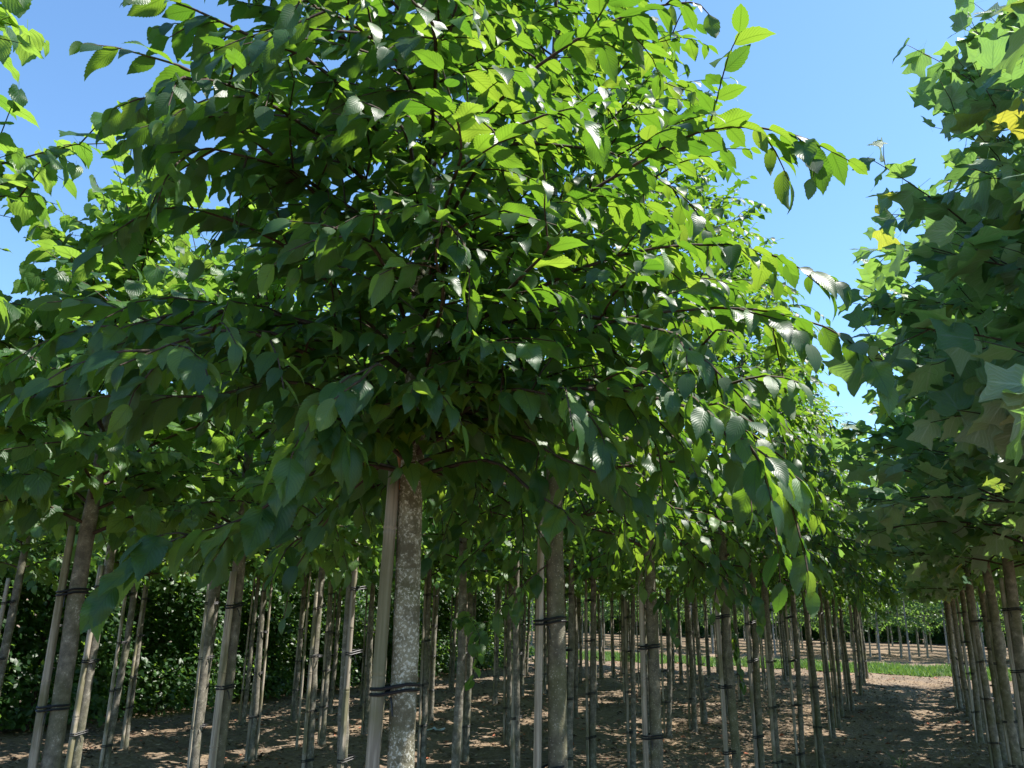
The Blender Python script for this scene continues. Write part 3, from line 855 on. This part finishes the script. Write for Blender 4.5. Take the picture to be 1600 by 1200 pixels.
# lindens behind
rown = {-2.9: 'nearest linden row', -4.7: 'second linden row', -6.5: 'third linden row', -8.3: 'linden row along the hedge'}
for rx, ys, q0 in ((-2.9, 3.9, 2), (-4.7, 4.55, 1), (-6.5, 4.0, 0), (-8.3, 4.6, 0)):
    yy = ys; q = q0
    while yy < 23.5:
        if rx == -2.9 and 4.6 < yy < 5.5:
            yy = 6.1; q += 1
            continue
        xx = rx + rng.normal(0, 0.07)
        root, r0 = far_tree('linden_tree', 'linden', xx, yy, rng, ORD[q] + ' linden along the ' + rown[rx], 'lindens behind the elms', 0.016)
        add_stake(xx, yy, r0, 'stake at the ' + ORD[q] + ' linden along the ' + rown[rx], g_st)
        yy += rng.uniform(0.78, 1.2); q += 1
# tulip trees on
for rx, ys, q0, nm in ((0.72, 8.6, 4, 'row right of the path'), (2.5, 5.2, 0, 'second row right of the path')):
    yy = ys; q = q0
    while yy < 21.5:
        xx = rx + rng.normal(0, 0.05)
        root, r0 = far_tree('tulip_tree', 'tulip', xx, yy, rng, ORD[q] + ' tulip tree along the ' + nm, 'tulip trees right of the path')
        add_stake(xx, yy, r0, 'stake at the ' + ORD[q] + ' tulip tree along the ' + nm, g_st, da=rng.choice([1.3, -1.2]))
        yy += rng.uniform(1.25, 1.6); q += 1
# nursery field beyond the grass
for ri, ry in enumerate((31.5, 33.4, 35.5, 38.0, 41.0, 44.5)):
    q = 0
    for xx in np.arange(-20 - 1.4 * ri, 11, 0.95 + 0.1 * ri):
        far_tree('young_tree', 'far', xx + rng.normal(0, 0.12), ry + rng.normal(0, 0.12), rng,
                 ORD[q].replace('nearest', 'first') + ' slender pale tree from the left, ' + ['front', 'second', 'third', 'fourth', 'fifth', 'rearmost'][ri] + ' row beyond the grass strip',
                 'young trees in the ' + ['front', 'second', 'third', 'fourth', 'fifth', 'rearmost'][ri] + ' row beyond the grass')
        q += 1

# ------------------------------------------------------------------ beech hedge on the far left
hr = np.random.default_rng(9)
def hedge_segment(seed):
    r = np.random.default_rng(seed)
    n = 12500
    x = -np.abs(r.normal(0, 0.45, n)) + 0.35 * r.random(n); y = r.uniform(-1.05, 1.05, n); z = r.random(n) ** 0.85 * 3.7 + 0.05
    bulge = 0.16 * np.sin(y * 3 + seed) + 0.14 * np.sin(z * 2.6 + seed * 2) + 0.1 * np.sin(z * 5 + y * 4)
    x = x + bulge - 0.25 * np.maximum(0, z - 3.0)
    P = np.stack([x, y, z], -1)
    D = np.stack([r.normal(0.5, 0.4, n), r.normal(0, 0.6, n), r.normal(-0.25, 0.4, n)], -1)
    N = np.stack([r.normal(0.45, 0.35, n), r.normal(0, 0.35, n), r.normal(0.8, 0.3, n)], -1)
    m = 4000                                             # inner leaves that close the hedge
    P2 = np.stack([r.uniform(-1.3, -0.5, m), r.uniform(-1.05, 1.05, m), r.random(m) * 3.5 + 0.02], -1)
    P = np.concatenate([P, P2]); D = np.concatenate([D, r.normal(0, 1, (m, 3))])
    N = np.concatenate([N, np.stack([r.normal(0.9, 0.3, m), r.normal(0, 0.4, m), r.normal(0.3, 0.4, m)], -1)])
    n += m
    sz = r.uniform(0.06, 0.11, n); sz[-m:] *= 2.2
    return foliage_mesh('hedge_foliage', 'beech', 'low', P, norm(D), norm(N), sz, r)
def hedge_stem(seed):
    r = np.random.default_rng(seed); g = Geo()
    for k in range(3):
        b = np.array([-0.35 + r.normal(0, 0.05), -0.7 + 0.7 * k + r.normal(0, 0.1), -0.05])
        p = np.stack([b + np.array([0.03 * math.sin(z * 2 + k), 0.04 * math.sin(z * 1.6), z]) for z in np.linspace(0, 3.3, 8)])
        tube(g, p, np.linspace(0.03, 0.008, 8), 6)
        for m in range(12):
            z = r.uniform(0.3, 3.0); a = r.uniform(-1.2, 1.2)
            tube(g, branch_path(b + np.array([0, 0, z]), a, 35, 0.55, 20, r, 4), np.linspace(0.009, 0.002, 4), 4)
    return g.mesh('hedge_stem', M_TWIG)
HF = [hedge_segment(s) for s in (1, 2)]
HS = [hedge_stem(s) for s in (1, 2)]
for q in range(11):
    yy = 1.2 + q * 2.0
    root = thing('beech_hedge', ORD[q].replace('nearest', 'leftmost') + (' dense dark green beech bush' if q else ' dense dark green beech bush') + ' in the hedge behind the lindens', 'hedge',
                 (-10.3 + hr.normal(0, 0.08), yy, float(ground_z(-10.3, yy))), 'beech hedge behind the lindens')
    f = obj('foliage', HF[(q * 3) % 5 % 2], root, kind='stuff'); f.scale = (1, 1.04, hr.uniform(0.92, 1.08))
    obj('stem', HS[q % 2], root)

# bushes closing the view behind the young trees
for q, xx in enumerate(np.arange(-40, 16, 3.3)):
    root = thing('bush', ORD[q].replace('nearest', 'leftmost') + ' broad green bush from the left behind the young trees', 'bush', (xx, 48 + hr.normal(0, 0.6), -0.02), 'bushes behind the young trees',
                 (0, 0, -math.pi / 2 + hr.normal(0, 0.1)))
    f = obj('foliage', HF[(q * 3) % 5 % 2], root, kind='stuff'); f.scale = (1.6, 1.75, hr.uniform(1.1, 1.6))
    obj('stem', HS[q % 2], root)

# ------------------------------------------------------------------ ground cover
lr = np.random.default_rng(21)
def scatter_ground(n, x0, x1, y0, y1):
    x = lr.uniform(x0, x1, n); y = y0 + (y1 - y0) * lr.random(n) ** 1.3
    return x, y
lit = [(np.array([(-0.5, 0, 0), (0.5, 0, 0), (0.42, 0.9, 0.16), (-0.4, 1.0, 0.1), (0, 0.45, -0.14)]) * (1, 1, 1), None)]
def litter(n, name, size, mat, x0, x1, y0, y1):
    x, y = scatter_ground(n, x0, x1, y0, y1)
    if name == 'leaf_litter':
        rowd = np.min(np.abs(x[:, None] - np.array(ROWS)[None]), axis=1)
        keep = lr.random(n) < 0.35 + 0.65 * np.exp(-(rowd / 0.5) ** 2)
        x, y = x[keep], y[keep]; n = len(x)
    z = ground_z(x, y) + 0.008
    V0 = np.array([(-0.32, 0, 0.1), (0, -0.45, 0.02), (0.32, 0.02, 0.16), (0.05, 0.55, 0.06), (0, 0, 0.0)])
    T0 = np.array([(0, 1, 4), (1, 2, 4), (2, 3, 4), (3, 0, 4)])
    a = lr.uniform(0, 6.28, n); s = size * lr.uniform(0.5, 1.5, n)
    ca, sa = np.cos(a), np.sin(a)
    tilt = lr.normal(0, 0.35, (n, 2))
    vx = V0[None, :, 0] * ca[:, None] - V0[None, :, 1] * sa[:, None]
    vy = V0[None, :, 0] * sa[:, None] + V0[None, :, 1] * ca[:, None]
    vz = V0[None, :, 2] * lr.uniform(0.3, 1.6, (n, 1)) + vx * tilt[:, :1] + vy * tilt[:, 1:]
    V = np.stack([vx * s[:, None] + x[:, None], vy * s[:, None] + y[:, None], np.abs(vz) * s[:, None] + z[:, None]], -1)
    me = make_mesh(name, V.reshape(-1, 3), None, (T0[None] + (np.arange(n) * 5)[:, None, None]).reshape(-1, 3), mat=mat)
    o = obj(name, me, kind='stuff')
    return o
o = litter(30000, 'leaf_litter', 0.055, M_LITTER, -11, 6, 4.0, 27)
tag(o, 'dry brown leaf litter strewn over the bare soil under the rows', 'leaf litter')
# twigs
g = Geo()
x, y = scatter_ground(1500, -10, 5, 4.5, 24)
for a, b in zip(x, y):
    an = lr.uniform(0, 6.28); L = lr.uniform(0.08, 0.35); z = float(ground_z(a, b))
    d = np.array([math.cos(an), math.sin(an), 0]) * L
    p0 = np.array([a, b, z + 0.008])
    tube(g, np.stack([p0, p0 + d * 0.5 + (0, 0, lr.uniform(0, 0.03)), p0 + d]), [0.004, 0.003, 0.002], 3)
o = obj('twig_litter', g.mesh('twig_litter', plain('dry_twig', (0.26, 0.20, 0.14), 0.9)), kind='stuff')
tag(o, 'thin dry twigs lying on the soil between the trunks', 'twigs')
# clods
g = Geo()
def rock(c, s, r, squash=0.6, n=5, m=7):
    V = []
    for i_ in range(n + 1):
        for j_ in range(m):
            th = math.pi * i_ / n; ph = 2 * math.pi * j_ / m
            k_ = s * r.uniform(0.75, 1.15)
            V.append((c[0] + k_ * math.sin(th) * math.cos(ph), c[1] + k_ * math.sin(th) * math.sin(ph) * 0.8, c[2] + squash * k_ * math.cos(th)))
    Q = [(i_ * m + j_, (i_ + 1) * m + j_, (i_ + 1) * m + (j_ + 1) % m, i_ * m + (j_ + 1) % m) for i_ in range(n) for j_ in range(m)]
    return np.array(V), np.array(Q)
x, y = scatter_ground(1600, -10, 5, 4.5, 24)
for a, b in zip(x, y):
    V, Q = rock((a, b, float(ground_z(a, b))), lr.uniform(0.01, 0.035), lr, 0.6, 3, 5)
    g.add(V, Q)
o = obj('soil_clods', g.mesh('soil_clods', M_SOIL, False), kind='stuff')
o.name = 'soil_crumbs'
tag(o, 'small clods of earth scattered over the bare soil', 'soil')

# grass strip at the end of the rows
def blades(n, x0, x1, y0, y1, h, name, wid=0.012):
    x = lr.uniform(x0, x1, n); y = lr.uniform(y0, y1, n)
    z = ground_z(x, y); a = lr.uniform(0, 6.28, n); hh = h * lr.uniform(0.5, 1.4, n); w = wid * lr.uniform(0.7, 1.4, n)
    lx, ly = lr.normal(0, 0.4, n) * hh, lr.normal(0, 0.4, n) * hh
    A = np.stack([x - np.cos(a) * w, y - np.sin(a) * w, z], -1); B = np.stack([x + np.cos(a) * w, y + np.sin(a) * w, z], -1)
    Cc = np.stack([x + lx, y + ly, z + hh], -1)
    V = np.stack([A, B, Cc], 1).reshape(-1, 3)
    return make_mesh(name, V, None, np.arange(n * 3).reshape(-1, 3), mat=M_GRASS)
gs = axis(-26, 14, 1.0, 30)
V = []
for a in gs:
    for b in np.linspace(24.6, 27.8, 6):
        V.append((a, b + 0.12 * math.sin(a * 1.7), float(ground_z(a, b)) + 0.012))
Q = [(i_ * 6 + j_, (i_ + 1) * 6 + j_, (i_ + 1) * 6 + j_ + 1, i_ * 6 + j_ + 1) for i_ in range(len(gs) - 1) for j_ in range(5)]
obj('grass_verge', make_mesh('grass_verge', V, Q, mat=plain('turf', (0.085, 0.16, 0.03), 0.9, 0.1, 6.0)), kind='structure')
o = obj('grass', blades(42000, -24, 12, 24.5, 28.0, 0.12, 'grass', 0.02), kind='stuff')
tag(o, 'bright green grass strip across the end of the path', 'grass')

# ------------------------------------------------------------------ small things
def gp(px, py):
    """ground point under a pixel"""
    o_ = np.array([0, 0, CAM_H]); d_ = at(px, py, 1.0) - o_
    t_ = -CAM_H / d_[2]; p = o_ + d_ * t_
    p[2] = float(ground_z(p[0], p[1])); return p
p = gp(676, 1139)
n = 12; V = []; r_ = np.random.default_rng(4)
for i_ in range(n):
    for j_ in range(6):
        V.append((-0.17 + 0.34 * i_ / (n - 1), -0.07 + 0.028 * j_ + r_.normal(0, 0.006), 0.02 + abs(r_.normal(0, 0.012)) + 0.008 * math.sin(i_ * 1.3)))
Q = [(i_ * 6 + j_, (i_ + 1) * 6 + j_, (i_ + 1) * 6 + j_ + 1, i_ * 6 + j_ + 1) for i_ in range(n - 1) for j_ in range(5)]
o = obj('plastic_scrap', make_mesh('plastic_scrap', V, Q, mat=M_PLASTIC, smooth=False), loc=p)
sm = o.modifiers.new('thickness', 'SOLIDIFY'); sm.thickness = 0.002
o.rotation_euler = (0, 0, 0.4)
tag(o, 'crumpled whitish plastic scrap on the soil right of the foreground trunk', 'plastic')
for (px, py, s, lab) in ((578, 1138, 0.045, 'small pale stone on the soil left of the foreground trunk'), (700, 1130, 0.03, None)):
    if lab is None: continue
    p = gp(px, py); V, Q = rock((0, 0, 0.01), s, r_, 0.55)
    tag(obj('stone', make_mesh('stone', V, Q, mat=M_STONE), loc=p), lab, 'stone')
# dry weeds on the path
for wi, (px, py, lab) in enumerate(((1398, 1160, 'dry wispy weed standing in the middle of the path'), (1408, 1192, 'low green weed at the near end of the path'), (60, 1190, 'low grass tuft at the bottom left corner'))):
    p = gp(px, py); r_ = np.random.default_rng(60 + wi)
    root = thing('weed', lab, 'weed', p)
    for k_ in range(16):
        a = r_.uniform(0, 6.28); L = r_.uniform(0.08, 0.26)
        g = Geo(); tube(g, branch_path((r_.normal(0, 0.03), r_.normal(0, 0.03), -0.01), a, r_.uniform(40, 85), L, 50, r_, 5), np.linspace(0.0035, 0.0012, 5), 4)
        obj('stalk', g.mesh('stalk', M_GRASS if wi else M_LITTER), root)

# torn strip at the top of the foreground stake, thin bare poles among the lindens
g = Geo()
tube(g, np.array([(0.012, 0.0, 1.9), (0.022, 0.004, 1.94), (0.008, 0.004, 1.985), (0.0, 0.0, 2.0)]), [0.006, 0.009, 0.006, 0.002], 5)
obj('torn_strip', g.mesh('torn_strip', M_TORN), main_stake)
for px, py, lab in ((398, 1190, 'thin bare pole standing alone among the lindens, left one'), (462, 1175, 'thin bare pole among the lindens, right of the other thin pole')):
    p = gp(px, py); g = Geo()
    zs = np.linspace(-0.1, 2.5, 14)
    tube(g, np.stack([0.006 * np.sin(zs * 2), 0.006 * np.cos(zs * 1.7), zs], -1), np.linspace(0.017, 0.012, 14), 8, True)
    tag(obj('thin_pole', g.mesh('thin_pole', M_CANE), loc=p), lab, 'pole', 'thin poles among the lindens')
